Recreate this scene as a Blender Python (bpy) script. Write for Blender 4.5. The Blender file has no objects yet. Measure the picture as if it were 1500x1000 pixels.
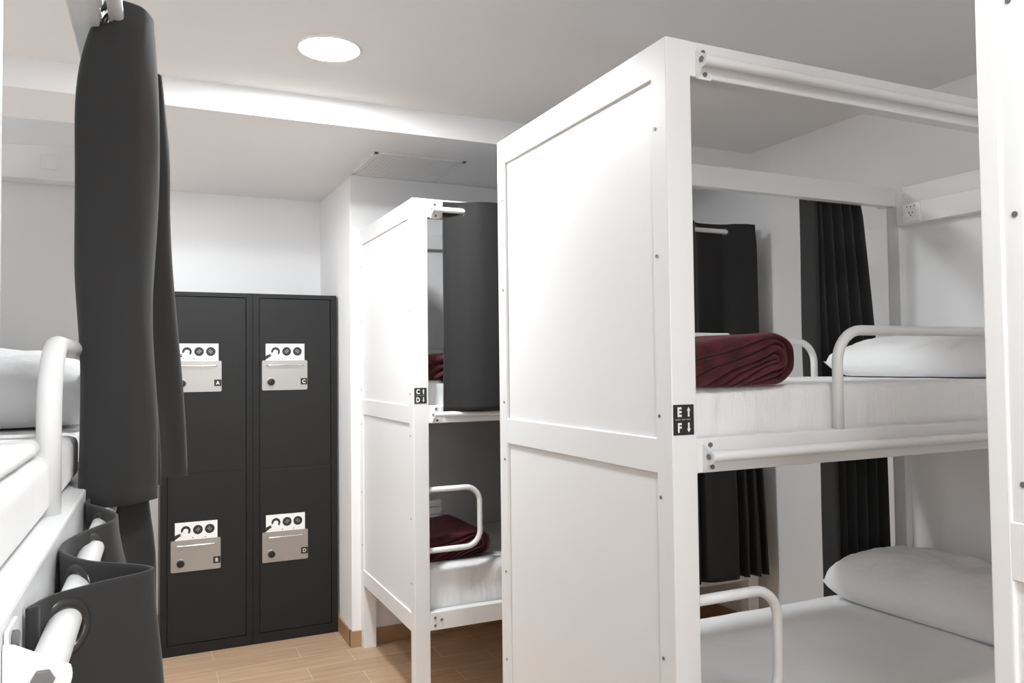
import bpy, bmesh, math, random
from mathutils import Vector, Matrix, noise

random.seed(7)
C = bpy.context.scene.collection
sc = bpy.context.scene
PI = math.pi
EYE = 1.503                      # camera height above the floor

# ------------------------------------------------------------------ materials
def new_mat(name):
    m = bpy.data.materials.new(name)
    m.use_nodes = True
    nt = m.node_tree
    return m, nt, nt.nodes['Principled BSDF']

def simple(name, col, rough=0.5, metal=0.0, spec=0.5, coat=0.0, sheen=0.0):
    m, nt, b = new_mat(name)
    b.inputs['Base Color'].default_value = (*col, 1)
    b.inputs['Roughness'].default_value = rough
    b.inputs['Metallic'].default_value = metal
    b.inputs['Specular IOR Level'].default_value = spec
    b.inputs['Coat Weight'].default_value = coat
    b.inputs['Sheen Weight'].default_value = sheen
    return m

def add_bump(m, scale, strength, dist=0.002, detail=3, stretch=None, voronoi=False):
    nt = m.node_tree
    b = nt.nodes['Principled BSDF']
    tc = nt.nodes.new('ShaderNodeTexCoord')
    mp = nt.nodes.new('ShaderNodeMapping')
    if stretch:
        mp.inputs['Scale'].default_value = stretch
    tx = nt.nodes.new('ShaderNodeTexNoise')
    tx.inputs['Scale'].default_value = scale
    tx.inputs['Detail'].default_value = detail
    bp = nt.nodes.new('ShaderNodeBump')
    bp.inputs['Strength'].default_value = strength
    bp.inputs['Distance'].default_value = dist
    nt.links.new(tc.outputs['Object'], mp.inputs['Vector'])
    nt.links.new(mp.outputs['Vector'], tx.inputs['Vector'])
    nt.links.new(tx.outputs['Fac'], bp.inputs['Height'])
    nt.links.new(bp.outputs['Normal'], b.inputs['Normal'])
    return m

def vary(m, c1, c2, scale, detail=4):
    nt = m.node_tree
    b = nt.nodes['Principled BSDF']
    tc = nt.nodes.new('ShaderNodeTexCoord')
    tx = nt.nodes.new('ShaderNodeTexNoise')
    tx.inputs['Scale'].default_value = scale
    tx.inputs['Detail'].default_value = detail
    rp = nt.nodes.new('ShaderNodeValToRGB')
    rp.color_ramp.elements[0].position = 0.35
    rp.color_ramp.elements[1].position = 0.65
    rp.color_ramp.elements[0].color = (*c1, 1)
    rp.color_ramp.elements[1].color = (*c2, 1)
    nt.links.new(tc.outputs['Object'], tx.inputs['Vector'])
    nt.links.new(tx.outputs['Fac'], rp.inputs['Fac'])
    nt.links.new(rp.outputs['Color'], b.inputs['Base Color'])
    return m

M = {}
M['wall'] = add_bump(simple('wall paint', (.84, .84, .845), .85, spec=.25), 180, .06, .001)
M['ceiling'] = add_bump(simple('ceiling paint', (.83, .825, .82), .9, spec=.2), 150, .05, .001)
M['paint'] = simple('white enamel', (.80, .80, .80), .32, spec=.5)
M['panelsheet'] = simple('white sheet metal', (.80, .80, .80), .38, spec=.5)
M['boltm'] = simple('zinc bolt', (.20, .20, .20), .5, metal=.6)
M['sheet'] = add_bump(simple('white cotton', (.84, .84, .84), .9, spec=.15, sheen=.15), 15, .9, .018, 4, (1, 1, .28))
M['smoothsheet'] = add_bump(simple('smooth cotton', (.82, .82, .82), .9, spec=.15, sheen=.15), 5, .5, .02, 2)
M['pillow'] = add_bump(simple('white pillowcase', (.82, .82, .825), .9, spec=.15, sheen=.15), 12, .6, .012, 3)
M['curtain'] = add_bump(simple('charcoal cloth', (.025, .0245, .0245), .85, spec=.25, sheen=.12), 320, .25, .0006, 2)
M['grommet'] = simple('gunmetal ring', (.06, .058, .055), .3, metal=.7)
M['locker'] = add_bump(simple('black laminate', (.015, .0148, .0145), .5, spec=.28), 260, .12, .0006, 2)
M['lockerbody'] = add_bump(simple('black carcass', (.013, .0128, .0125), .5, spec=.28), 260, .12, .0006, 2)
M['steel'] = add_bump(simple('brushed steel', (.44, .425, .41), .40, metal=.9), 14, .1, .001, 2, (1, 1, 30))
M['chrome'] = simple('chrome', (.85, .84, .82), .15, metal=1)
M['blackplastic'] = simple('black plastic', (.012, .012, .012), .35)
M['signblack'] = simple('black vinyl', (.018, .018, .018), .45)
M['signwhite'] = simple('white print', (.85, .84, .83), .5)
M['signgrey'] = simple('grey print', (.30, .30, .30), .5)
M['sticker'] = simple('white sticker', (.86, .86, .86), .45)
M['plastic'] = simple('white plastic', (.84, .84, .84), .25)
M['vent'] = simple('vent white', (.78, .78, .78), .5)
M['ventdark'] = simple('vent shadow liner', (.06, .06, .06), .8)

def blanket_mat():
    m = simple('maroon fleece', (.10, .018, .024), .75, spec=.2, sheen=.35)
    m.node_tree.nodes['Principled BSDF'].inputs['Sheen Tint'].default_value = (.8, .35, .38, 1)
    vary(m, (.030, .0055, .008), (.085, .017, .024), 16)
    return add_bump(m, 140, .5, .002, 3)
M['blanket'] = blanket_mat()

def floor_mat():
    m, nt, b = new_mat('wood look tile')
    tc = nt.nodes.new('ShaderNodeTexCoord')
    mp = nt.nodes.new('ShaderNodeMapping')
    mp.inputs['Location'].default_value = (.32, .052, 0)
    br = nt.nodes.new('ShaderNodeTexBrick')
    br.offset = 0.37
    br.inputs['Color1'].default_value = (.47, .315, .20, 1)
    br.inputs['Color2'].default_value = (.53, .365, .235, 1)
    br.inputs['Mortar'].default_value = (.68, .54, .40, 1)
    br.inputs['Scale'].default_value = 1
    br.inputs['Mortar Size'].default_value = .0022
    br.inputs['Mortar Smooth'].default_value = .3
    br.inputs['Brick Width'].default_value = .66
    br.inputs['Row Height'].default_value = .165
    mp2 = nt.nodes.new('ShaderNodeMapping')
    mp2.inputs['Scale'].default_value = (1.4, 13, 1)
    nz = nt.nodes.new('ShaderNodeTexNoise')
    nz.inputs['Scale'].default_value = 2.2
    nz.inputs['Detail'].default_value = 6
    nz.inputs['Roughness'].default_value = .62
    rp = nt.nodes.new('ShaderNodeValToRGB')
    rp.color_ramp.elements[0].position = .3
    rp.color_ramp.elements[0].color = (.80, .78, .76, 1)
    rp.color_ramp.elements[1].position = .72
    rp.color_ramp.elements[1].color = (1.08, 1.08, 1.08, 1)
    mx = nt.nodes.new('ShaderNodeMix')
    mx.data_type = 'RGBA'
    mx.blend_type = 'MULTIPLY'
    mx.inputs[0].default_value = 1
    nt.links.new(tc.outputs['Object'], mp.inputs['Vector'])
    nt.links.new(mp.outputs['Vector'], br.inputs['Vector'])
    nt.links.new(tc.outputs['Object'], mp2.inputs['Vector'])
    nt.links.new(mp2.outputs['Vector'], nz.inputs['Vector'])
    nt.links.new(nz.outputs['Fac'], rp.inputs['Fac'])
    nt.links.new(br.outputs['Color'], mx.inputs[6])
    nt.links.new(rp.outputs['Color'], mx.inputs[7])
    nt.links.new(mx.outputs[2], b.inputs['Base Color'])
    b.inputs['Roughness'].default_value = .42
    return m
M['floor'] = floor_mat()
M['skirt'] = vary(simple('tile skirting', (.36, .22, .125), .42), (.34, .205, .115), (.40, .25, .14), 6)

def lamp_mat(strength):
    m, nt, b = new_mat('lamp diffuser')
    b.inputs['Base Color'].default_value = (.9, .9, .9, 1)
    b.inputs['Emission Color'].default_value = (.935, .975, 1, 1)
    b.inputs['Emission Strength'].default_value = strength
    return m
M['lamp'] = lamp_mat(425)
M['lamp2'] = lamp_mat(235)
M['fill_glow'] = lamp_mat(6.5)  # fill light for the added window pane, not a lamp
M['lamp3'] = lamp_mat(140)

# ------------------------------------------------------------------ mesh helpers
def finish(bm, name, m, parent=None, smooth=False, angle=None):
    bmesh.ops.recalc_face_normals(bm, faces=bm.faces)
    me = bpy.data.meshes.new(name)
    bm.to_mesh(me)
    bm.free()
    for mm in (m if isinstance(m, (list, tuple)) else [m]):
        me.materials.append(mm)
    if smooth:
        me.polygons.foreach_set('use_smooth', [True] * len(me.polygons))
        if angle:
            me.set_sharp_from_angle(angle=angle)
    o = bpy.data.objects.new(name, me)
    C.objects.link(o)
    if parent:
        o.parent = parent
    return o

def box(bm, x0, x1, y0, y1, z0, z1, bev=0.0, seg=2):
    t = bmesh.new()
    bmesh.ops.create_cube(t, size=1)
    for v in t.verts:
        v.co = Vector((x0 + (v.co.x + .5) * (x1 - x0), y0 + (v.co.y + .5) * (y1 - y0), z0 + (v.co.z + .5) * (z1 - z0)))
    if bev > 0:
        bmesh.ops.bevel(t, geom=list(t.edges), offset=bev, segments=seg, affect='EDGES', profile=.5)
    merge(bm, t)

def merge(bm, t, mat=None, mi=None):
    me = bpy.data.meshes.new('tmp')
    if mi is not None:
        for f in t.faces:
            f.material_index = mi
    t.to_mesh(me)
    t.free()
    if mat is not None:
        me.transform(mat)
    bm.from_mesh(me)
    bpy.data.meshes.remove(me)

def cyl(bm, p0, p1, r, n=20, r1=None, bev=0):
    p0, p1 = Vector(p0), Vector(p1)
    t = bmesh.new()
    L = (p1 - p0).length
    bmesh.ops.create_cone(t, cap_ends=True, segments=n, radius1=r, radius2=r if r1 is None else r1, depth=L)
    if bev:
        es = [e for e in t.edges if len(e.link_faces) == 2 and any(len(f.verts) > 4 for f in e.link_faces)]
        bmesh.ops.bevel(t, geom=es, offset=bev, segments=2, affect='EDGES', profile=.5)
    q = Vector((0, 0, 1)).rotation_difference((p1 - p0).normalized())
    merge(bm, t, Matrix.Translation((p0 + p1) / 2) @ q.to_matrix().to_4x4())

def fillet(pts, r, n=8):
    """Round the inner corners of a polyline."""
    P = [Vector(p) for p in pts]
    out = [P[0]]
    for i in range(1, len(P) - 1):
        a, b, c = P[i - 1], P[i], P[i + 1]
        u, v = (a - b).normalized(), (c - b).normalized()
        ang = u.angle(v)
        d = r / math.tan(ang / 2)
        cen = b + (u + v).normalized() * (r / math.sin(ang / 2))
        s, e = (b + u * d - cen).normalized(), (b + v * d - cen).normalized()
        for k in range(n + 1):
            out.append(cen + s.slerp(e, k / n) * r)
    out.append(P[-1])
    return out

def tube(bm, pts, r, n=16):
    P = [Vector(p) for p in pts]
    rings = []
    up = None
    for i, p in enumerate(P):
        t = (P[min(i + 1, len(P) - 1)] - P[max(i - 1, 0)]).normalized()
        if up is None:
            up = Vector((0, 0, 1)) if abs(t.z) < .9 else Vector((0, 1, 0))
        a = (up - t * up.dot(t)).normalized()
        up = a
        b = t.cross(a)
        rings.append([bm.verts.new(p + (a * math.cos(2 * PI * k / n) + b * math.sin(2 * PI * k / n)) * r) for k in range(n)])
    for i in range(len(rings) - 1):
        for k in range(n):
            bm.faces.new((rings[i][k], rings[i][(k + 1) % n], rings[i + 1][(k + 1) % n], rings[i + 1][k]))
    bm.faces.new(rings[0][::-1])
    bm.faces.new(rings[-1])

def extrude_poly(bm, pts2, f0, f1):
    """pts2: 2D outline; f0/f1 map a 2D point to the two 3D faces."""
    a = [bm.verts.new(f0(*p)) for p in pts2]
    b = [bm.verts.new(f1(*p)) for p in pts2]
    n = len(a)
    bm.faces.new(a)
    bm.faces.new(b[::-1])
    for i in range(n):
        bm.faces.new((a[i], b[i], b[(i + 1) % n], a[(i + 1) % n]))

def axis_samples(lo, hi, step, r, k=5):
    xs = [lo + r * (1 - math.cos(PI / 2 * i / k)) for i in range(k)]
    n = max(2, int((hi - lo - 2 * r) / step))
    xs += [lo + r + (hi - lo - 2 * r) * i / n for i in range(n + 1)]
    xs += [hi - r * (1 - math.cos(PI / 2 * i / k)) for i in range(k - 1, -1, -1)]
    return xs

def soft_box(bm, x0, x1, y0, y1, z0, z1, r=.03, step=.03, disp=None):
    X, Y, Z = axis_samples(x0, x1, step, r), axis_samples(y0, y1, step, r), axis_samples(z0, z1, step, min(r, (z1 - z0) * .49))
    rz = min(r, (z1 - z0) * .49)
    nx, ny, nz = len(X), len(Y), len(Z)
    V = {}
    def vert(i, j, k):
        key = (i, j, k)
        if key not in V:
            p = Vector((X[i], Y[j], Z[k]))
            q = Vector((min(max(p.x, x0 + r), x1 - r), min(max(p.y, y0 + r), y1 - r), min(max(p.z, z0 + rz), z1 - rz)))
            d = p - q
            e = Vector((d.x / r, d.y / r, d.z / rz))
            nn = e.normalized() if e.length > 1e-6 else Vector((0, 0, 1))
            p = q + Vector((nn.x * r, nn.y * r, nn.z * rz)) * min(1, max(abs(e.x), abs(e.y), abs(e.z)))
            if disp:
                p = p + disp(p, nn)
            V[key] = bm.verts.new(p)
        return V[key]
    for i in range(nx - 1):
        for j in range(ny - 1):
            for k in (0, nz - 1):
                bm.faces.new((vert(i, j, k), vert(i + 1, j, k), vert(i + 1, j + 1, k), vert(i, j + 1, k)))
    for i in range(nx - 1):
        for k in range(nz - 1):
            for j in (0, ny - 1):
                bm.faces.new((vert(i, j, k), vert(i + 1, j, k), vert(i + 1, j, k + 1), vert(i, j, k + 1)))
    for j in range(ny - 1):
        for k in range(nz - 1):
            for i in (0, nx - 1):
                bm.faces.new((vert(i, j, k), vert(i, j + 1, k), vert(i, j + 1, k + 1), vert(i, j, k + 1)))

# ------------------------------------------------------------------ scene tags
def tag(o, label, cat, group=None):
    o['label'] = label
    o['category'] = cat
    if group:
        o['group'] = group
    return o

def thing(name, label, cat, loc=(0, 0, 0), rz=0, group=None):
    o = bpy.data.objects.new(name, None)
    o.empty_display_size = .1
    C.objects.link(o)
    o.location = loc
    o.rotation_euler = (0, 0, rz)
    return tag(o, label, cat, group)

def struct(name, bm, m):
    o = finish(bm, name, m)
    o['kind'] = 'structure'
    return o

# ------------------------------------------------------------------ the room
XL, XR, YB, YF, ZC, ZS = -1.12, 3.09, -2.3, 5.06, 2.678, 2.562
BEAM, RX, RY = 3.414, 1.03, 4.266
def room():
    b = bmesh.new(); box(b, XL - .1, XR + .1, YB - .1, YF + .1, -.1, 0); struct('floor', b, M['floor'])
    b = bmesh.new(); box(b, XL - .1, XR + .1, YB - .1, BEAM + .001, ZC, ZC + .1); struct('ceiling', b, M['ceiling'])
    b = bmesh.new(); box(b, XL, XR, BEAM, YF, ZS, ZC + .1); struct('ceiling_soffit', b, M['wall'])
    b = bmesh.new(); box(b, XL, RX, YF, YF + .1, 0, ZS); struct('wall_far', b, M['wall'])
    b = bmesh.new(); box(b, RX, XR, RY, YF + .1, 0, ZS, .004); struct('wall_recess', b, M['wall'])
    b = bmesh.new(); box(b, XR, XR + .1, YB, YF + .1, 0, ZC); struct('wall_right', b, M['wall'])
    b = bmesh.new(); box(b, XL - .1, XL, YB, YF + .1, 0, ZC); struct('wall_left', b, M['wall'])
    wx0, wx1, wz0, wz1 = -.55, 1.05, .95, 2.35
    b = bmesh.new()
    for q in ((XL - .1, wx0, 0, ZC), (wx1, XR + .1, 0, ZC), (wx0, wx1, 0, wz0), (wx0, wx1, wz1, ZC)):
        box(b, q[0], q[1], YB - .1, YB, q[2], q[3])
    struct('wall_back', b, M['wall'])
    b = bmesh.new()
    for q in ((wx0, wx0 + .06, wz0, wz1), (wx1 - .06, wx1, wz0, wz1), (wx0, wx1, wz0, wz0 + .06), (wx0, wx1, wz1 - .06, wz1),
              ((wx0 + wx1) / 2 - .035, (wx0 + wx1) / 2 + .035, wz0, wz1)):
        box(b, q[0], q[1], YB - .07, YB - .01, q[2], q[3], .002)
    fr = struct('fill_window', b, M['paint'])  # added window, unseen behind the camera, there to brighten the room
    b = bmesh.new(); box(b, wx0 + .05, wx1 - .05, YB - .045, YB - .035, wz0 + .05, wz1 - .05)
    finish(b, 'fill_pane', M['fill_glow'], fr)  # glowing pane serves as added fill light
    h = .085
    b = bmesh.new(); box(b, RX - .01, XR, RY - .01, RY + .02, 0, h, .001); struct('baseboard_recess', b, M['skirt'])
    b = bmesh.new(); box(b, RX - .01, RX, RY + .001, YF, 0, h, .001); struct('baseboard_side', b, M['skirt'])
    b = bmesh.new(); box(b, XL, RX - .011, YF - .01, YF, 0, h, .001); struct('baseboard_far', b, M['skirt'])
    b = bmesh.new(); box(b, XR - .01, XR, YB, RY - .011, 0, h, .001); struct('baseboard_right', b, M['skirt'])
    b = bmesh.new(); box(b, XL, XL + .01, YB, YF - .011, 0, h, .001); struct('baseboard_left', b, M['skirt'])
room()

def ceiling_light(x, y, label, lm, z=ZC):
    t = thing('ceiling_light', label, 'ceiling light', (x, y, z), 0, 'round ceiling downlights')
    b = bmesh.new()
    n, R0, R1 = 48, .1085, .1165
    prof = [(R0 - .001, -.0085), (R0 + .001, -.0092), (R1 - .003, -.0085), (R1, 0)]
    rings = [[b.verts.new((r * math.cos(2 * PI * k / n), r * math.sin(2 * PI * k / n), z)) for k in range(n)] for r, z in prof]
    for i in range(len(prof) - 1):
        for k in range(n):
            b.faces.new((rings[i][k], rings[i][(k + 1) % n], rings[i + 1][(k + 1) % n], rings[i + 1][k]))
    finish(b, 'trim_ring', M['plastic'], t, True)
    b = bmesh.new()
    cyl(b, (0, 0, -.0096), (0, 0, -.0040), .1082, 48, bev=.001)
    finish(b, 'diffuser', lm, t)
    return t
ceiling_light(.62, 2.87, 'glowing round ceiling downlight near the dropped beam and the black lockers', M['lamp'])
ceiling_light(.50, .02, 'glowing round ceiling downlight above the near end of the aisle', M['lamp2'])

ceiling_light(-.01, 4.0, 'round downlight in the soffit above the lockers, hidden behind the tall left curtain', M['lamp3'], ZS)

def grille():
    x0, x1, y0, y1 = 1.035, 1.515, 3.765, 4.225
    t = thing('ventilation_grille', 'white perforated ventilation grille in the soffit above the C D bunk', 'vent', ((x0 + x1) / 2, (y0 + y1) / 2, ZS))
    hx, hy = (x1 - x0) / 2, (y1 - y0) / 2
    b = bmesh.new()
    box(b, -hx, hx, -hy, -hy + .018, -.007, 0, .001); box(b, -hx, hx, hy - .018, hy, -.007, 0, .001)
    box(b, -hx, -hx + .018, -hy, hy, -.007, 0, .001); box(b, hx - .018, hx, -hy, hy, -.007, 0, .001)
    finish(b, 'grille_frame', M['vent'], t)
    b = bmesh.new()
    n = 22
    for i in range(1, n):
        x = -hx + 2 * hx * i / n
        box(b, x - .0058, x + .0058, -hy + .01, hy - .01, -.005, -.002)
    for j in range(1, n):
        y = -hy + 2 * hy * j / n
        box(b, -hx + .01, hx - .01, y - .0080, y + .0080, -.0045, -.0015)
    finish(b, 'grille_mesh', M['vent'], t)
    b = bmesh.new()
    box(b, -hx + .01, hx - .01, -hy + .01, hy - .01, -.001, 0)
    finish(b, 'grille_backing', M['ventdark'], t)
grille()

# ------------------------------------------------------------------ lettering
def text_mesh(body, size, bold=0.0, sx=1.0):
    cu = bpy.data.curves.new('lettering', 'FONT')
    cu.body = body
    cu.size = size
    cu.offset = bold
    cu.align_x = 'CENTER'
    cu.align_y = 'CENTER'
    cu.extrude = .0003
    o = bpy.data.objects.new('lettering_source', cu)
    C.objects.link(o)
    bpy.context.view_layer.update()
    dg = bpy.context.evaluated_depsgraph_get()
    me = bpy.data.meshes.new_from_object(o.evaluated_get(dg))
    bpy.data.objects.remove(o)
    bpy.data.curves.remove(cu)
    xs = [v.co.x for v in me.vertices]; ys = [v.co.y for v in me.vertices]
    cx, cy = (min(xs) + max(xs)) / 2, (min(ys) + max(ys)) / 2
    for v in me.vertices:
        v.co.x = (v.co.x - cx) * sx
        v.co.y -= cy
    return me

def place_text(bm, body, size, x, z, y, bold=0.0, sx=1.0):
    """Adds upright lettering facing -y."""
    me = text_mesh(body, size, bold, sx)
    me.transform(Matrix.Translation((x, y, z)) @ Matrix.Rotation(PI / 2, 4, 'X'))
    bm.from_mesh(me)
    bpy.data.meshes.remove(me)

def arrow(bm, x, z, y, h, up):
    s = 1 if up else -1
    w, sw, hh = h * .23, h * .10, h * .38
    pts = [(-sw, -h / 2), (sw, -h / 2), (sw, h / 2 - hh), (w, h / 2 - hh), (0, h / 2), (-w, h / 2 - hh), (-sw, h / 2 - hh)]
    extrude_poly(bm, [(px, pz * s) for px, pz in pts], lambda a, c: (x + a, y, z + c), lambda a, c: (x + a, y + .0004, z + c))

# ------------------------------------------------------------------ bunk beds
TOP, TRB = 2.253, 2.170
MRT, MRB = 1.333, 1.253
LRT, LRB = .425, .345
W, P, ROD = .945, .07, .024

def bunk(label, loc, rz, L=1.93, drop=0.0, guard_z=1.586, near=True, far=True, sign=None, socket=True, guards=True, low=0.0, socket_y=None, blank=False, stile=.06):
    t = thing('bunk_bed', label, 'bunk bed', loc, rz, 'white metal bunk beds')
    m = M['paint']
    pd = .06
    TOP, TRB, rod_top = 2.253 - low, 2.170 - low, 2.203 - low
    for x0 in (0, L - P):
        for y0 in (0, W - stile):
            b = bmesh.new(); box(b, x0, x0 + P, y0, y0 + (pd if y0 == 0 else stile), 0, TOP, .003)
            finish(b, 'post', m, t)
    # the two panelled ends
    for s in (0, 1):
        b = bmesh.new()
        X = (lambda x: x) if s == 0 else (lambda x: L - x)
        def bx(xa, xb, *r):
            box(b, min(X(xa), X(xb)), max(X(xa), X(xb)), *r)
        mt, mb = 1.332 - drop, 1.251 - drop
        for z0, z1 in ((TRB, TOP), (mb, mt), (.337, .418)):
            b = bmesh.new()
            bx(.0006, .042, pd - .004, W - stile + .004, z0, z1, .0022)
            finish(b, 'end_rail', m, t)
        for z0, z1 in ((mt, TRB), (.418, mb)):
            b = bmesh.new()
            bx(.0075, .034, pd - .002, W - stile + .002, z0 - .003, z1 + .003)
            if stile < .05 and z1 > 2:
                bx(.0035, .0076, W - .058, W - stile + .001, z0, z1, .001)
            e = finish(b, 'end_panel', M['panelsheet'], t)
            for y in (.046, W - (.040 if stile > .05 else .047)):
                for z in (.55, .833, 1.198, 1.384, 1.753, 2.05):
                    if z0 < z < z1 and (s == 0 or z > 5):
                        b = bmesh.new()
                        xx = X(-.0006 if stile > .05 or y < .5 else .0032 if z > 1.3 else .0072)
                        cyl(b, (xx, y, z - drop), (xx - .0012, y, z - drop), .0042, 10)
                        finish(b, 'screw', M['boltm'], e)
    # long rails
    for y0 in (0, W - .045):
        for z0, z1 in ((TRB, TOP), (MRB, MRT), (LRB, LRT)):
            b = bmesh.new(); box(b, P - .002, L - P + .002, y0 + .0005, y0 + .0445, z0, z1 - .0005, .003)
            r = finish(b, 'side_rail', m, t)
            if z0 == LRB:
                yy, d = (0, -.004) if y0 == 0 else (W, .004)
                for xe in (0, 1):
                    for xo, zo in ((.022, .055), (.022, .022), (.052, .044)):
                        xx = P + xo if xe == 0 else L - P - xo
                        b = bmesh.new()
                        cyl(b, (xx, yy, z0 + zo), (xx, yy + d, z0 + zo), .0065, 6, bev=.001)
                        finish(b, 'bolt', M['boltm'], r)
    for z in (MRB + .006, LRB + .006):
        b = bmesh.new(); box(b, .043, L - .043, .045, W - .045, z, z + .022, .002)
        finish(b, 'bed_base', m, t)
    # guard rails: a long one at head end of each side up high, a short loop at the foot down low
    if guards:
        for flip in (0, 1):
            f = (lambda x, y, z: (x, y, z)) if not flip else (lambda x, y, z: (L - x, W - y, z))
            b = bmesh.new()
            pts = fillet([f(.54, .024, MRT - .004), f(.54, .024, guard_z), f(L - .075, .024, guard_z)], .085)
            tube(b, pts, .0135)
            finish(b, 'guard_rail', m, t, True)
            if flip:
                continue
            b = bmesh.new()
            pts = fillet([f(.066, .024, .957), f(.32, .024, .957), f(.32, .024, .689), f(.066, .024, .689)], .07)
            tube(b, pts, .0125)
            finish(b, 'guard_rail', m, t, True)
    # curtain rods on their brackets
    for side, on in ((0, near), (1, far)):
        if not on:
            continue
        f = (lambda x, y, z: (x, y, z)) if side == 0 else (lambda x, y, z: (x, W - y, z))
        for zr in (rod_top, 1.292):
            b = bmesh.new()
            cyl(b, f(.086, -ROD, zr), f(L - .086, -ROD, zr), .0125, 24)
            rod = finish(b, 'curtain_rod', m, t, True, .8)
            for e in (0, 1):
                g = (lambda x, y, z: f(x, y, z)) if e == 0 else (lambda x, y, z: f(L - x, y, z))
                b = bmesh.new()
                out = [(0, .026), (0, -.036), (-.004, -.038)]
                for k in range(13):
                    a = -PI * .42 - PI * .70 * k / 12
                    out.append((-ROD + .0175 * math.cos(a), .0175 * math.sin(a)))
                out += [(-.006, .025)]
                extrude_poly(b, out, lambda y, z: g(.0845, y, zr + z), lambda y, z: g(.0885, y, zr + z))
                p0, p1 = g(.0885, -.003, zr - .038), g(.128, 0, zr + .034)
                box(b, min(p0[0], p1[0]), max(p0[0], p1[0]), min(p0[1], p1[1]), max(p0[1], p1[1]), p0[2], p1[2], .001)
                finish(b, 'rod_bracket', m, rod)
                for pa, pb, rb in ((g(.0845, -ROD, zr), g(.0805, -ROD, zr), .0075),
                                   (g(.108, -.003, zr - .026), g(.108, -.0075, zr - .026), .006),
                                   (g(.103, -.003, zr + .025), g(.103, -.0075, zr + .025), .006)):
                    b = bmesh.new()
                    cyl(b, pa, pb, rb, 6, bev=.001)
                    finish(b, 'bolt', M['boltm'], rod)
    if socket:
        b = bmesh.new()
        box(b, L - .095, L - .036, .07, W - .07, 2.079 - low, 2.168 - low, .003)
        s = finish(b, 'power_box', M['paint'], t)
        yc = W - .145 if socket_y is None else socket_y
        if blank:
            b = bmesh.new()
            box(b, L - .099, L - .0948, yc - .019, yc + .019, 2.036, 2.076, .002)
            finish(b, 'cover_plate', M['plastic'], s)
            return t
        b = bmesh.new()
        box(b, L - .103, L - .0948, yc - .041, yc + .041, 2.084 - low, 2.164 - low, .003)
        for q in (-1, 1):
            box(b, L - .106, L - .1025, yc + q * .022 - .003, yc + q * .022 + .003, 2.105 - low, 2.143 - low, .001)
        box(b, L - .106, L - .1025, yc - .022, yc + .022, 2.140 - low, 2.146 - low, .001)
        box(b, L - .106, L - .1025, yc - .022, yc + .022, 2.102 - low, 2.108 - low, .001)
        finish(b, 'socket_plate', M['plastic'], s)
        b = bmesh.new()
        for dy, dz in ((-.008, 2.124 - low), (.008, 2.124 - low), (0, 2.113 - low), (-.018, 2.151 - low), (0, 2.149 - low), (.018, 2.151 - low)):
            cyl(b, (L - .1032, yc + dy, dz), (L - .1026 - .001, yc + dy, dz), .003, 10)
        finish(b, 'socket_holes', M['blackplastic'], s)
    if sign:
        b = bmesh.new(); box(b, .0035, .0605, -.0014, -.0002, 1.342, 1.411, .0004)
        p = finish(b, 'bed_sign', M['signblack'], t)
        p['label'] = 'small black sign with white letters %s and %s and arrows' % sign
        b = bmesh.new()
        for ch, z, up in ((sign[0], 1.3945, 1), (sign[1], 1.3590, 0)):
            place_text(b, ch, .0285, .0205, z, -.0018, .0012, .82)
            arrow(b, .0455, z, -.0020, .022, up)
        finish(b, 'sign_letters', M['signwhite'], p)
        b = bmesh.new()
        x = .0085
        for n in (6, 4, 5):                                  # the line of print is too small to read
            for k in range(n):
                box(b, x, x + .0017, -.0018, -.0014, 1.3757, 1.3757 + (.0026 if k % 3 else .0034))
                x += .0025
            x += .0028
        finish(b, 'sign_print', M['signgrey'], p)
    return t

EF = (1.08, 1.46, 0)
CD = (1.08, 3.325, 0)
LB = (-.0862, .550, 0)
LBR = math.radians(90 - 1.1)
GB = (1.08, .728 - W, 0)
bunk('white metal bunk bed with a black E F sign on its post', EF, 0, sign=('E', 'F'))
bunk('white metal bunk bed with a black C D sign on its post, nearest the lockers', CD, 0, sign=('C', 'D'), far=False)
bunk('white metal bunk bed with dark curtains along the left wall', LB, LBR, L=1.94, guard_z=1.535, far=False, low=.07, socket_y=.173, blank=True)
bunk('white metal bunk bed cut off by the right edge, only its end panel showing', GB, 0, drop=.05, near=False, far=False, socket=False, guards=False, stile=.031)

# ------------------------------------------------------------------ bedding
def fbm(p, s, o=3):
    return noise.fractal(Vector(p) * s, 1.0, 2.0, o)

def wrinkle(amp_side, amp_top, seed):
    def d(p, n):
        q = p + Vector((seed, seed * 2, 0))
        side = (abs(n.y) + abs(n.x)) * (1 - abs(n.z))
        a = noise.noise(Vector((q.x * 22 + .8 * math.sin(q.z * 30), q.y * 22, q.z * 5))) * amp_side * side
        a += noise.noise(Vector((q.x * 7, q.y * 7, q.z * 9))) * amp_side * 1.3 * side
        # soft folds that sag along the length of the side
        a += math.sin(q.z * 60 + q.x * 9 + 3 * noise.noise(Vector((q.x * 3, q.y * 3, seed)))) * amp_side * .35 * side
        b = (noise.noise(Vector((q.x * 4, q.y * 4, seed))) + .5 * noise.noise(Vector((q.x * 11, q.y * 9, seed)))) * amp_top * abs(n.z)
        return n * a + Vector((0, 0, b))
    return d

def to_world(bed, rz):
    return Matrix.Translation(Vector(bed)) @ Matrix.Rotation(rz, 4, 'Z')

def mattress(bed, rz, x0, x1, z0, z1, seed, label, r=.028, mat='sheet'):
    b = bmesh.new()
    soft_box(b, x0, x1, .056, W - .056, z0, z1, r, .022, wrinkle(.0042, .0045, seed))
    o = finish(b, 'mattress', M[mat], None, True)
    o.matrix_world = to_world(bed, rz)
    tag(o, label, 'mattress', 'sheeted mattresses')
    return o

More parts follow.
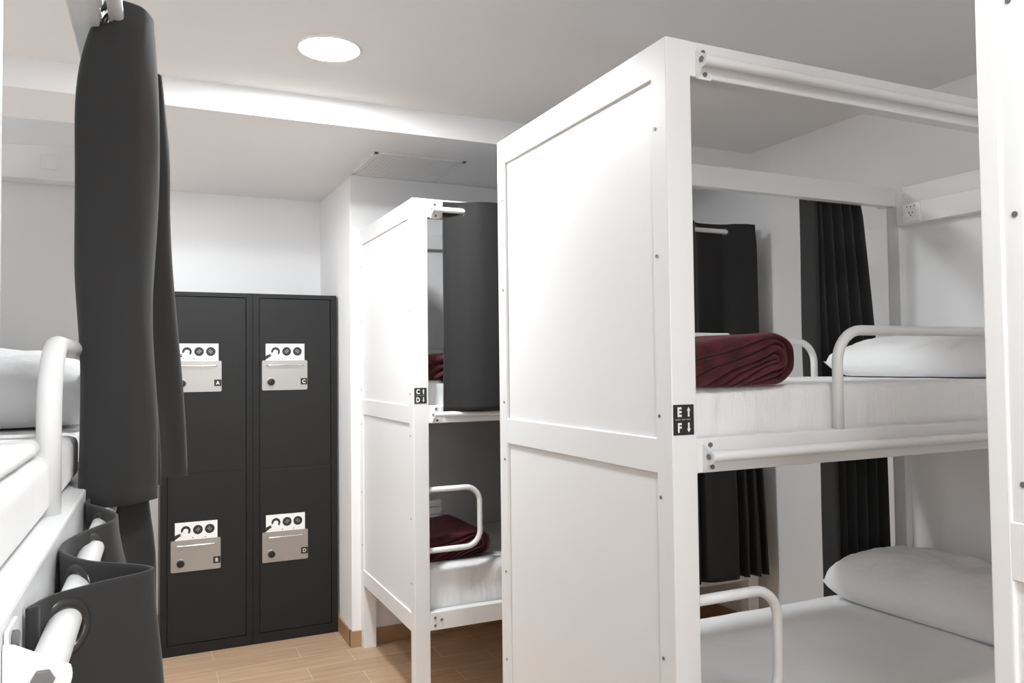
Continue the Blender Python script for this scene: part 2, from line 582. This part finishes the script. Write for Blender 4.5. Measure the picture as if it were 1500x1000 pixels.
mattress(EF, 0, .076, 1.84, MRB + .03, 1.446, 1.3, 'white sheeted mattress on the upper E F bunk, under the maroon roll')
mattress(EF, 0, .076, 1.84, LRB + .03, .585, 4.1, 'white sheeted mattress on the lower E F bunk, bare but for a pillow', r=.045, mat='smoothsheet')
mattress(CD, 0, .076, 1.84, MRB + .03, 1.446, 7.7, 'white sheeted mattress on the upper C D bunk, behind its dark curtain')
mattress(CD, 0, .076, 1.84, LRB + .03, .608, 9.2, 'white sheeted mattress on the lower C D bunk, under folded bedding', r=.04)
mattress(GB, 0, .076, 1.84, MRB + .03, 1.446, 15.4, 'white sheeted mattress on the upper bunk at the right edge, unseen, added to block light')  # unseen mattress, added to stop light passing through this bed
mattress(GB, 0, .076, 1.84, LRB + .03, .600, 18.2, 'white sheeted mattress on the lower bunk at the right edge, unseen, added to block light')  # likewise unseen, added to keep the C D bunk darker
mattress(LB, LBR, .076, 1.85, MRB + .03, 1.378, 12.4, 'white sheeted mattress on the upper bunk of the left bed')

def pillow(bed, rz, xc, yc, z, lx, ly, h, seed, label, tilt=0.0, yaw=0.0):
    """A filled pillowcase: flat seam, pinched corners, sagging belly."""
    nx, ny = 34, 48
    b = bmesh.new()
    rows = {}
    for s in (1, -1):
        for i in range(nx + 1):
            for j in range(ny + 1):
                u, v = -1 + 2 * i / nx, -1 + 2 * j / ny
                if s == -1 and (i in (0, nx) or j in (0, ny)):
                    rows[(s, i, j)] = rows[(1, i, j)]
                    continue
                prof = (1 - abs(u) ** 2.8) ** .5 * (1 - abs(v) ** 7.0) ** .36
                px = u * lx / 2 * (1 - .025 * (1 - v * v) * abs(u) ** 3)
                py = v * ly / 2 * (1 - .012 * (1 - u * u) * abs(v) ** 3)
                w = noise.noise(Vector((u * 2.4 + seed, v * 3.6, seed))) * .014 + noise.noise(Vector((u * 6 + seed, v * 9, 3))) * .007
                w += .004 * math.sin(14 * v + 5 * u + 4 * noise.noise(Vector((u * 2, v * 2, seed)))) * (1 - prof)
                top = h * .72 * prof
                bot = -h * .28 * min(1, prof * 1.5)
                pz = (top + w * min(1, prof * 2.5)) if s == 1 else bot
                pz += .018 * (1 - prof) * (abs(u) ** 4 + abs(v) ** 4) * .5
                rows[(s, i, j)] = b.verts.new((px, py, pz + h * .28))
    for s in (1, -1):
        for i in range(nx):
            for j in range(ny):
                q = [rows[(s, i, j)], rows[(s, i + 1, j)], rows[(s, i + 1, j + 1)], rows[(s, i, j + 1)]]
                b.faces.new(q if s == 1 else q[::-1])
    o = finish(b, 'pillow', M['pillow'], None, True)
    o.matrix_world = to_world(bed, rz) @ Matrix.Translation((xc, yc, z)) @ Matrix.Rotation(yaw, 4, 'Z') @ Matrix.Rotation(tilt, 4, 'Y')
    tag(o, label, 'pillow', 'white pillows')
    return o

pillow(EF, 0, 1.585, .44, 1.447, .46, .80, .15, 2.2, 'plump white pillow at the head of the upper E F bunk, behind the guard rail')
pillow(EF, 0, 1.575, .45, .588, .48, .80, .195, 5.5, 'white pillow on the bare lower bunk of the E F bed', yaw=.05)
pillow(CD, 0, 1.60, .44, .611, .46, .80, .16, 8.1, 'white pillow half hidden by the dark curtain on the lower C D bunk')
pillow(LB, LBR, 1.60, .44, 1.381, .46, .82, .165, 3.7, 'white pillow at the head of the left bed, behind the curved guard rail')

def blanket(bed, rz, x0, y0, z, scale, label):
    """Fleece blanket folded into a flat roll: nested U folds seen from its end."""
    b = bmesh.new()
    H, Lx, D = .134, .345, .42
    th = H / 8
    cx, cz = x0 + Lx - H / 2, H / 2
    ws = [-1, -.75, -.4, 0, .4, .75, 1]
    def warp(x, zz, depth):
        zn = min(1, max(0, zz / H))
        k = max(0, cx - x)
        zz2 = zz - .36 * k * (4 * zn * (1 - zn)) - .10 * k * zn * zn
        zz2 += (.0035 * math.sin(x * 30 + zz * 90) + .004 * noise.noise(Vector((x * 14, zz * 40, depth * 6)))) * (4 * zn * (1 - zn))
        return x, max(.0008, zz2)
    for layer in range(4):
        Rm = H / 2 - th * (layer + .5)
        path = []
        n1, n2 = 22, 18
        for i in range(n1):
            path.append(((x0 + (cx - x0) * i / n1, cz + Rm), (0, 1)))
        for i in range(n2 + 1):
            a = PI / 2 - PI * i / n2
            path.append(((cx + Rm * math.cos(a), cz + Rm * math.sin(a)), (math.cos(a), math.sin(a))))
        for i in range(1, n1 + 1):
            path.append(((cx - (cx - x0) * i / n1, cz - Rm), (0, -1)))
        deps = [0, .02, .06, .12, .19, .26, .33, .39, D]
        grid = []
        for (px, pz), (nx_, nz_) in path:
            col = []
            for w in ws:                                       # rounded edge facing the aisle
                x, zz = warp(px + nx_ * w * th * .465, pz + nz_ * w * th * .465, 0)
                lay = .004 * math.sin(layer * 2.1) + .006 * noise.noise(Vector((px * 9, pz * 20, layer)))
                col.append(b.verts.new((x, y0 + lay + .020 * abs(w) ** 3, z + zz * scale)))
            grid.append(col)
        for i in range(len(path) - 1):
            for k in range(len(ws) - 1):
                b.faces.new((grid[i][k], grid[i + 1][k], grid[i + 1][k + 1], grid[i][k + 1]))
        for side, k in ((-1, 0), (1, len(ws) - 1)):           # inner and outer faces running back
            prev = [g[k] for g in grid]
            for dpt in deps[1:]:
                cur = []
                for (px, pz), (nx_, nz_) in path:
                    x, zz = warp(px + nx_ * side * th * .465, pz + nz_ * side * th * .465, dpt)
                    sag = .004 * noise.noise(Vector((x * 9, dpt * 11, layer)))
                    cur.append(b.verts.new((x + sag, y0 + .020 + dpt, z + max(.0008, zz + (sag if zz > .01 else 0)) * scale)))
                for i in range(len(path) - 1):
                    b.faces.new((prev[i], prev[i + 1], cur[i + 1], cur[i]))
                prev = cur
    o = finish(b, 'blanket', M['blanket'], None, True, .9)
    o.matrix_world = to_world(bed, rz)
    tag(o, label, 'blanket', 'folded maroon blankets')
    return o

blanket(EF, 0, .076, .045, 1.447, 1.0, 'maroon fleece blanket folded into a roll at the foot of the upper E F bunk')
blanket(CD, 0, .076, .05, 1.447, .98, 'dark blanket seen in the narrow gap beside the upper C D curtain')
blanket(CD, 0, .076, .13, .611, .94, 'dark maroon blanket behind the loop guard on the lower C D bunk')

def folded_sheet(bed, rz, x0, x1, y0, y1, z, h, n, label):
    b = bmesh.new()
    for i in range(n):
        z0 = z + h * i / n
        e = .006 * math.sin(i * 2.3)
        soft_box(b, x0, x1 + e, y0 + abs(e), y1 - e, z0 + .0006, z0 + h / n, .011, .03,
                 lambda p, nn: Vector((0, 0, .0022 * noise.noise(Vector((p.x * 9, p.y * 9, i))) if nn.z > .3 else 0)))
    o = finish(b, 'folded_sheet', M['sheet'], None, True)
    o.matrix_world = to_world(bed, rz)
    tag(o, label, 'folded sheet', 'folded white sheets')
    return o
folded_sheet(EF, 0, .08, .62, .515, .86, 1.450, .150, 4, 'folded white sheet behind the maroon blanket on the upper E F bunk')
folded_sheet(CD, 0, .08, .44, .52, .86, 1.450, .13, 4, 'folded white sheet behind the dark blanket on the upper C D bunk')
folded_sheet(CD, 0, .08, .34, .58, .87, .612, .20, 5, 'stack of folded white linen behind the maroon blanket on the lower C D bunk')

def duvet():
    b = bmesh.new()
    w = wrinkle(.0012, .003, 21.5)
    soft_box(b, .085, .885, .022, W - .06, 1.3795, 1.402, .016, .025, lambda p, n: w(p, n) if n.z > .2 else Vector((0, 0, 0)))
    soft_box(b, .087, .53, .030, W - .065, 1.403, 1.424, .016, .025, lambda p, n: w(p, n) if n.z > .2 else Vector((0, 0, 0)))
    # the part that hangs over the edge and tucks down behind the rail
    soft_box(b, .088, .882, .0205, .0545, 1.336, 1.4015, .014, .025)
    o = finish(b, 'duvet', M['sheet'], None, True)
    o.matrix_world = to_world(LB, LBR)
    tag(o, 'bright white duvet folded double over the foot of the left bed', 'duvet')
duvet()

# ------------------------------------------------------------------ curtains
def catmull(pts, n=14):
    P = [Vector(p) for p in pts]
    P = [P[0] * 2 - P[1]] + P + [P[-1] * 2 - P[-2]]
    out = []
    for i in range(1, len(P) - 2):
        a, b, c, d = P[i - 1], P[i], P[i + 1], P[i + 2]
        for k in range(n):
            t = k / n
            out.append(.5 * ((2 * b) + (c - a) * t + (2 * a - 5 * b + 4 * c - d) * t * t + (3 * b - a - 3 * c + d) * t ** 3))
    out.append(P[-2])
    return out

def resample(poly, n):
    L = [0]
    for i in range(1, len(poly)):
        L.append(L[-1] + (poly[i] - poly[i - 1]).length)
    out, k = [], 0
    for i in range(n):
        s = L[-1] * i / (n - 1)
        while k < len(L) - 2 and L[k + 1] < s:
            k += 1
        f = (s - L[k]) / max(1e-9, L[k + 1] - L[k])
        out.append(poly[k].lerp(poly[k + 1], min(1, max(0, f))))
    return out

def curtain(origin, ang, side, top, bot, z1, z0, rodz, label, group, seed, lat0=ROD, loose=1.0, quick=.14, sag=.0, early=.55, mid=None, fm=.35):
    """top / bot: plan outline as (distance along the rod, distance out from the rail).
    ang: direction of the rod; side: +1 if 'out' is to the right of that direction."""
    d = Vector((math.cos(ang), math.sin(ang)))
    nrm = Vector((d.y, -d.x)) * side
    O = Vector(origin[:2])
    tp = catmull([(a, c, 0) for a, c in top])
    n = int(sum((tp[i] - tp[i - 1]).length for i in range(1, len(tp))) / .004)
    tp = resample(tp, n)
    bp = resample(catmull([(a, c, 0) for a, c in bot]), n)
    mp_ = resample(catmull([(a, c, 0) for a, c in mid]), n) if mid else None
    zs = []
    z = z1
    while z > z1 - .085:
        zs.append(z); z -= .004
    rest = 34
    for i in range(rest + 1):
        zs.append(z + (z0 - z) * i / rest)
    b = bmesh.new()
    uvg = []
    for z in zs:
        f = (z1 - z) / (z1 - z0)
        g = min(1, f / quick)
        g = g * g * (3 - 2 * g)
        g = early * g + (1 - early) * f
        row = []
        for i in range(n):
            if mp_:
                if f < fm:
                    h = f / fm
                    p = tp[i].lerp(mp_[i], 1 - (1 - h) ** 2.2)
                else:
                    h = (f - fm) / (1 - fm)
                    p = mp_[i].lerp(bp[i], h * h * (3 - 2 * h))
            else:
                p = tp[i].lerp(bp[i], g)
            j = loose * f * .010
            px = p.x + j * noise.noise(Vector((p.x * 9 + seed, z * 2.2, seed)))
            py = p.y + j * noise.noise(Vector((p.x * 9, z * 2.2, seed + 5)))
            zz = z + f * .010 * noise.noise(Vector((i / n * 5, seed, 1))) - sag * f * i / n
            w = O + d * px + nrm * py
            row.append(b.verts.new((w.x, w.y, zz)))
        uvg.append(row)
    arc = [0]
    for i in range(1, n):
        arc.append(arc[-1] + (tp[i] - tp[i - 1]).length)
    cross = []
    for i in range(1, n):
        a, c = tp[i - 1].y - lat0, tp[i].y - lat0
        if a * c < 0:
            cross.append(arc[i - 1] + (arc[i] - arc[i - 1]) * abs(a) / (abs(a) + abs(c)))
    hole = []
    for r in range(len(zs) - 1):
        for i in range(n - 1):
            f = b.faces.new((uvg[r][i], uvg[r][i + 1], uvg[r + 1][i + 1], uvg[r + 1][i]))
            zc = (zs[r] + zs[r + 1]) / 2 - rodz + .004
            if abs(zc) < .03:
                ac = (arc[i] + arc[i + 1]) / 2
                if any(math.hypot(zc, ac - q) < .0185 for q in cross):
                    hole.append(f)
    bmesh.ops.delete(b, geom=hole, context='FACES')
    o = finish(b, 'curtain', M['curtain'], None, True)
    so = o.modifiers.new('thickness', 'SOLIDIFY')
    so.thickness = .0028
    so.offset = 0
    tag(o, label, 'curtain', group)
    # metal eyelets where the rod passes through
    for i in range(1, n):
        a, c = tp[i - 1].y - lat0, tp[i].y - lat0
        if a * c < 0 or (c == 0):
            q = tp[i - 1].lerp(tp[i], abs(a) / (abs(a) + abs(c)))
            tg = (tp[min(n - 1, i + 2)] - tp[max(0, i - 3)]).normalized()
            w = O + d * q.x + nrm * q.y
            t2 = d * tg.x + nrm * tg.y
            axis = Vector((t2.y, -t2.x, 0))
            e = bmesh.new()
            ex, ez = Vector((t2.x, t2.y, 0)), Vector((0, 0, 1))
            R0, r0, NS, NR = .0210, .0050, 28, 10
            stretch = 1.0
            rr = []
            for u in range(NS):
                A = 2 * PI * u / NS
                cdir = ex * math.cos(A) + ez * math.sin(A)
                rr.append([e.verts.new(Vector((w.x, w.y, rodz - .004)) + cdir * (R0 + r0 * math.cos(2 * PI * v / NR)) + axis * (r0 * .75 * math.sin(2 * PI * v / NR))) for v in range(NR)])
            for u in range(NS):
                for v in range(NR):
                    e.faces.new((rr[u][v], rr[(u + 1) % NS][v], rr[(u + 1) % NS][(v + 1) % NR], rr[u][(v + 1) % NR]))
            finish(e, 'eyelet', M['grommet'], o, True)
    return o

G1, G2, G3 = 'dark curtains of the left bed', 'dark curtains of the C D bunk', 'dark curtains of the E F bunk'
# left bed, upper rod: gathered at the head half of the bed
curtain(LB, LBR, 1,
        [(1.06, .004), (1.045, .006), (1.035, .018), (1.04, .048), (1.065, .072), (1.13, .082), (1.20, .040), (1.23, .004), (1.26, .024), (1.29, .080), (1.32, .040), (1.34, .004), (1.365, .024), (1.39, .075), (1.41, .098), (1.43, .08), (1.435, .02)],
        [(.785, .006), (.765, -.010), (.745, .004), (.745, .040), (.765, .064), (.83, .090), (.90, .05), (.95, .010), (1.02, .045), (1.07, .098), (1.12, .060), (1.16, .012), (1.23, .060), (1.31, .112), (1.38, .148), (1.42, .12), (1.425, .07)],
        2.176, 1.309, 2.133, 'tall charcoal curtain on the upper rod of the left bed', G1, 3.1, sag=.045, fm=.30,
        mid=[(.97, -.020), (.95, -.034), (.93, -.022), (.93, .035), (.945, .066), (1.02, .094), (1.08, .045), (1.12, -.005), (1.16, .030), (1.20, .090), (1.24, .050), (1.27, -.004), (1.31, .040), (1.35, .095), (1.39, .118), (1.41, .09), (1.415, .04)])
# left bed, lower rod: its folds come close to the camera
curtain(LB, LBR, 1,
        [(.178, .010), (.170, .003), (.182, .006), (.208, .018), (.234, .050), (.258, .0885), (.282, .082), (.325, .034), (.375, .008), (.415, .003), (.455, .008), (.505, .026), (.545, .044), (.590, .046), (.655, .026), (.70, .006), (.735, .003), (.775, .010), (.815, .026), (.855, .060), (.875, .078), (.895, .070), (.90, .04)],
        [(.180, .012), (.172, .004), (.184, .008), (.210, .024), (.236, .060), (.262, .104), (.288, .098), (.325, .045), (.375, .016), (.415, .010), (.455, .020), (.505, .045), (.545, .080), (.590, .080), (.655, .042), (.70, .014), (.735, .010), (.775, .026), (.815, .050), (.855, .075), (.880, .098), (.905, .088), (.91, .05)],
        1.319, .38, 1.292, 'charcoal eyelet curtain bunched on the lower rod of the left bed, closest to the camera', G1, 8.4, loose=.5)
# C D bunk, upper rod: drawn across most of the bed
up_t = [(.140, .010), (.175, .010), (.215, .020), (.255, .046), (.300, .074), (.370, .078), (.420, .060), (.450, .024), (.475, .010)]
up_b = [(.136, .012), (.170, .020), (.215, .040), (.255, .062), (.305, .078), (.370, .082), (.425, .070), (.460, .035), (.485, .014)]
for k in range(6):
    s0 = .545 + k * .135
    up_t += [(s0, .072), (s0 + .0675, .010)]
    up_b += [(s0 + .005, .080), (s0 + .0725, .014)]
up_t += [(1.37, .068), (1.43, .078), (1.49, .062), (1.53, .024), (1.57, .008), (1.64, .006), (1.69, .012), (1.725, .024), (1.77, .060), (1.83, .078), (1.885, .078)]
up_b += [(1.37, .075), (1.43, .085), (1.49, .070), (1.53, .035), (1.57, .014), (1.64, .012), (1.69, .022), (1.73, .045), (1.78, .072), (1.84, .085), (1.895, .085)]
curtain(CD, 0, 1, up_t, up_b, 2.242, 1.305, 2.203, 'charcoal eyelet curtain drawn across the upper C D bunk', G2, 5.2, loose=.6)
# C D bunk, lower rod: drawn towards the head end
lo_t = [(.47, .05), (.50, .072)]
lo_b = [(.46, .05), (.49, .080)]
for k in range(7):
    s0 = .57 + k * .14
    lo_t += [(s0, .010), (s0 + .07, .072)]
    lo_b += [(s0, .014), (s0 + .07, .082)]
lo_t += [(1.50, .012), (1.535, .06), (1.57, .078), (1.64, .080), (1.70, .070), (1.725, .010), (1.75, .070), (1.775, .010), (1.80, .070), (1.825, .010), (1.845, .065), (1.86, .04)]
lo_b += [(1.505, .016), (1.525, .06), (1.57, .085), (1.65, .090), (1.73, .085), (1.765, .020), (1.80, .085), (1.835, .020), (1.868, .085), (1.90, .025), (1.925, .080), (1.935, .05)]
curtain(CD, 0, 1, lo_t, lo_b, 1.319, .385, 1.292, 'charcoal curtain drawn across the lower C D bunk, its end seen above the curved guard', G2, 6.6, loose=.6)
# E F bunk, far side, upper rod
curtain((1.08, 1.46 + W), 0, -1,
        [(1.440, .085), (1.440, .050), (1.442, .012), (1.455, .008), (1.467, .06), (1.48, .010), (1.51, .07), (1.535, .010), (1.565, .075), (1.59, .010), (1.62, .075), (1.645, .010), (1.675, .075), (1.70, .010), (1.735, .06)],
        [(1.440, .085), (1.440, .055), (1.445, .014), (1.47, .012), (1.495, .07), (1.52, .012), (1.56, .08), (1.595, .014), (1.635, .085), (1.67, .014), (1.71, .085), (1.75, .014), (1.79, .08), (1.825, .014), (1.86, .06)],
        2.239, 1.30, 2.203, 'pleated black curtain on the far side of the upper E F bunk', G3, 2.9, loose=.8, early=.1)
# E F bunk, far side, lower rod
curtain((1.08, 1.46 + W), 0, -1,
        [(1.53, .085), (1.53, .05), (1.533, .012), (1.545, .010), (1.562, .065), (1.58, .012), (1.61, .07), (1.64, .012), (1.67, .075), (1.70, .012), (1.73, .075), (1.76, .012), (1.79, .07), (1.82, .012), (1.845, .06)],
        [(1.525, .085), (1.525, .05), (1.53, .014), (1.545, .012), (1.565, .07), (1.59, .014), (1.625, .075), (1.655, .014), (1.69, .08), (1.72, .014), (1.755, .08), (1.785, .014), (1.82, .075), (1.85, .014), (1.875, .06)],
        1.319, .40, 1.292, 'pleated black curtain on the far side of the lower E F bunk', G3, 4.4, loose=.8)

# ------------------------------------------------------------------ lockers
def letter_tag(parent, ch, x, z, y):
    b = bmesh.new(); box(b, x - .0185, x + .0185, y - .0012, y, z - .0185, z + .0185)
    t = finish(b, 'letter_tag', M['signblack'], parent)
    return t

def locker(x0, x1, doors, label):
    yf, yb, H = 4.55, 5.045, 1.92
    t = thing('locker', label, 'locker', (x0, yf, 0), 0, 'black lockers')
    w, dep = x1 - x0, yb - yf
    b = bmesh.new()
    ml, mr, mtop, mbot, mid0, mid1 = (.034, .034, .024, .055, .944, .954)
    box(b, 0, ml, 0, dep, .0, H, .0015)
    box(b, w - mr, w, 0, dep, .0, H, .0015)
    box(b, ml - .001, w - mr + .001, .0005, dep, H - mtop, H - .0005, .001)
    box(b, ml - .001, w - mr + .001, .0005, dep, .0, mbot, .001)
    box(b, ml - .001, w - mr + .001, .004, dep, mid0 - .004, mid1 + .004, .001)
    box(b, ml - .001, w - mr + .001, dep - .012, dep, mbot, H - mtop)
    finish(b, 'locker_body', M['lockerbody'], t)
    for up, ch, dx in doors:
        z0, z1 = (mid1 + .002, H - mtop - .003) if up else (mbot + .003, mid0 - .002)
        b = bmesh.new(); box(b, ml + .002, w - mr - .0025, .003, .021, z0, z1, .0012)
        d = finish(b, 'locker_door', M['locker'], t)
        px, pz = dx, (1.383 if up else .435)             # lower left corner of the lock plate
        PW, PH = .247, .166
        b = bmesh.new(); box(b, px, px + PW, -.0005, .004, pz, pz + PH, .0)
        bmesh.ops.bevel(b, geom=[e for e in b.edges if abs(e.verts[0].co.y - e.verts[1].co.y) > .003], offset=.008, segments=4, affect='EDGES', profile=.5)
        finish(b, 'lock_plate', M['steel'], d)
        b = bmesh.new()
        pts = fillet([(px + .028, .0, pz + PH - .027), (px + .028, -.022, pz + PH - .027), (px + PW - .028, -.022, pz + PH - .027), (px + PW - .028, .0, pz + PH - .027)], .008, 5)
        tube(b, pts, .0042, 12)
        finish(b, 'handle', M['chrome'], d, True)
        b = bmesh.new()
        cyl(b, (px + .047, .0, pz + .047), (px + .047, -.006, pz + .047), .023, 28, bev=.001)
        finish(b, 'lock_rose', M['steel'], d, True, .6)
        b = bmesh.new()
        cyl(b, (px + .047, -.006, pz + .047), (px + .047, -.026, pz + .047), .019, 28, bev=.003)
        box(b, px + .043, px + .051, -.031, -.024, pz + .030, pz + .064, .002)
        finish(b, 'lock_knob', M['blackplastic'], d, True, .6)
        tx, tz = px + PW - .0195, pz + .047
        b = bmesh.new(); box(b, tx - .0185, tx + .0185, -.0014, -.0002, tz - .018, tz + .018)
        finish(b, 'letter_tag', M['signblack'], d)
        b = bmesh.new()
        place_text(b, ch, .027, tx, tz, -.0018, .0005, .95)
        finish(b, 'tag_letter', M['signwhite'], d)
        # instruction sticker above the plate: three dark dials, a pointing hand, small marks
        sx, sz, SW, SH = px + .020, pz + PH - .004, .211, .097
        b = bmesh.new(); box(b, sx, sx + SW, .0012, .0032, sz, sz + SH)
        finish(b, 'instruction_sticker', M['sticker'], d)
        b = bmesh.new()
        for k, cx in enumerate((.053, .113, .172)):
            n = 28
            if k == 0:                                     # first dial is partly covered by the hand drawn over it
                pts = [(sx + cx + .024 * math.cos(-.9 + 4.5 * i / 20), sz + .054 + .024 * math.sin(-.9 + 4.5 * i / 20)) for i in range(21)]
                pts += [(sx + cx + .013 * math.cos(-.7 + 3.9 * i / 12), sz + .052 + .012 * math.sin(-.7 + 3.9 * i / 12)) for i in range(12, -1, -1)]
            else:
                pts = [(sx + cx + .0245 * math.cos(2 * PI * i / n), sz + .054 + .0245 * math.sin(2 * PI * i / n)) for i in range(n)]
            extrude_poly(b, pts, lambda a, c: (a, .0008, c), lambda a, c: (a, .0014, c))
        hand = [(0, .006), (.012, .014), (.022, .022), (.032, .026), (.030, .030), (.022, .030), (.030, .036), (.026, .039), (.012, .034), (.0, .028)]
        extrude_poly(b, [(sx + a, sz + c + .002) for a, c in hand], lambda a, c: (a, .0008, c), lambda a, c: (a, .0014, c))
        for cx in (.088, .150):
            extrude_poly(b, [(sx + cx + .003 * math.cos(2 * PI * i / 10), sz + .014 + .003 * math.sin(2 * PI * i / 10)) for i in range(10)],
                         lambda a, c: (a, .0008, c), lambda a, c: (a, .0014, c))
        finish(b, 'sticker_print', M['signblack'], d)
        b = bmesh.new()
        for cx, s in ((.113, 1), (.172, -1)):
            for off in (-.006, .003):
                q = [(-.011, -.002), (.011, -.002), (.011, .002), (-.011, .002)]
                ca, sa = math.cos(.75 * s), math.sin(.75 * s)
                extrude_poly(b, [(sx + cx + x * ca - (y + off) * sa, sz + .056 + x * sa + (y + off) * ca) for x, y in q],
                             lambda a, c: (a, .0004, c), lambda a, c: (a, .0009, c))
        finish(b, 'dial_marks', M['signgrey'], d)
    return t
locker(.089, .5545, ((True, 'A', .057), (False, 'B', .052)), 'black two-door locker with steel plates lettered A and B, half behind the left curtain')
locker(.5555, 1.018, ((True, 'C', .0485), (False, 'D', .0485)), 'black two-door locker with steel plates lettered C and D, beside the white wall corner')

# ------------------------------------------------------------------ camera
F_PX, YAW, PITCH, ROLL = 1156.53, .438762741, .0309281, -.0113806
f = Vector((math.sin(YAW) * math.cos(PITCH), math.cos(YAW) * math.cos(PITCH), math.sin(PITCH)))
r = Vector((math.cos(YAW), -math.sin(YAW), 0))
u = r.cross(f)
r2 = r * math.cos(ROLL) + u * math.sin(ROLL)
u2 = -r * math.sin(ROLL) + u * math.cos(ROLL)
cam = bpy.data.cameras.new('camera')
cam.sensor_width = 36
cam.lens = F_PX / 1500 * 36
cam.clip_start = .02
co = bpy.data.objects.new('camera', cam)
C.objects.link(co)
mw = Matrix((r2, u2, -f)).transposed().to_4x4()
mw.translation = Vector((0, 0, EYE))
co.matrix_world = mw
sc.camera = co

# ------------------------------------------------------------------ world, view
w = bpy.data.worlds.new('world')
w.use_nodes = True
w.node_tree.nodes['Background'].inputs[0].default_value = (.9, .95, 1, 1)
w.node_tree.nodes['Background'].inputs[1].default_value = .0
sc.world = w
sc.view_settings.view_transform = 'Standard'
sc.view_settings.look = 'None'
sc.view_settings.gamma = 1
sc.view_settings.exposure = -.1
sc.view_settings.use_curve_mapping = False
sc.cycles.use_denoising = True
sc.cycles.max_bounces = 16
sc.cycles.diffuse_bounces = 10
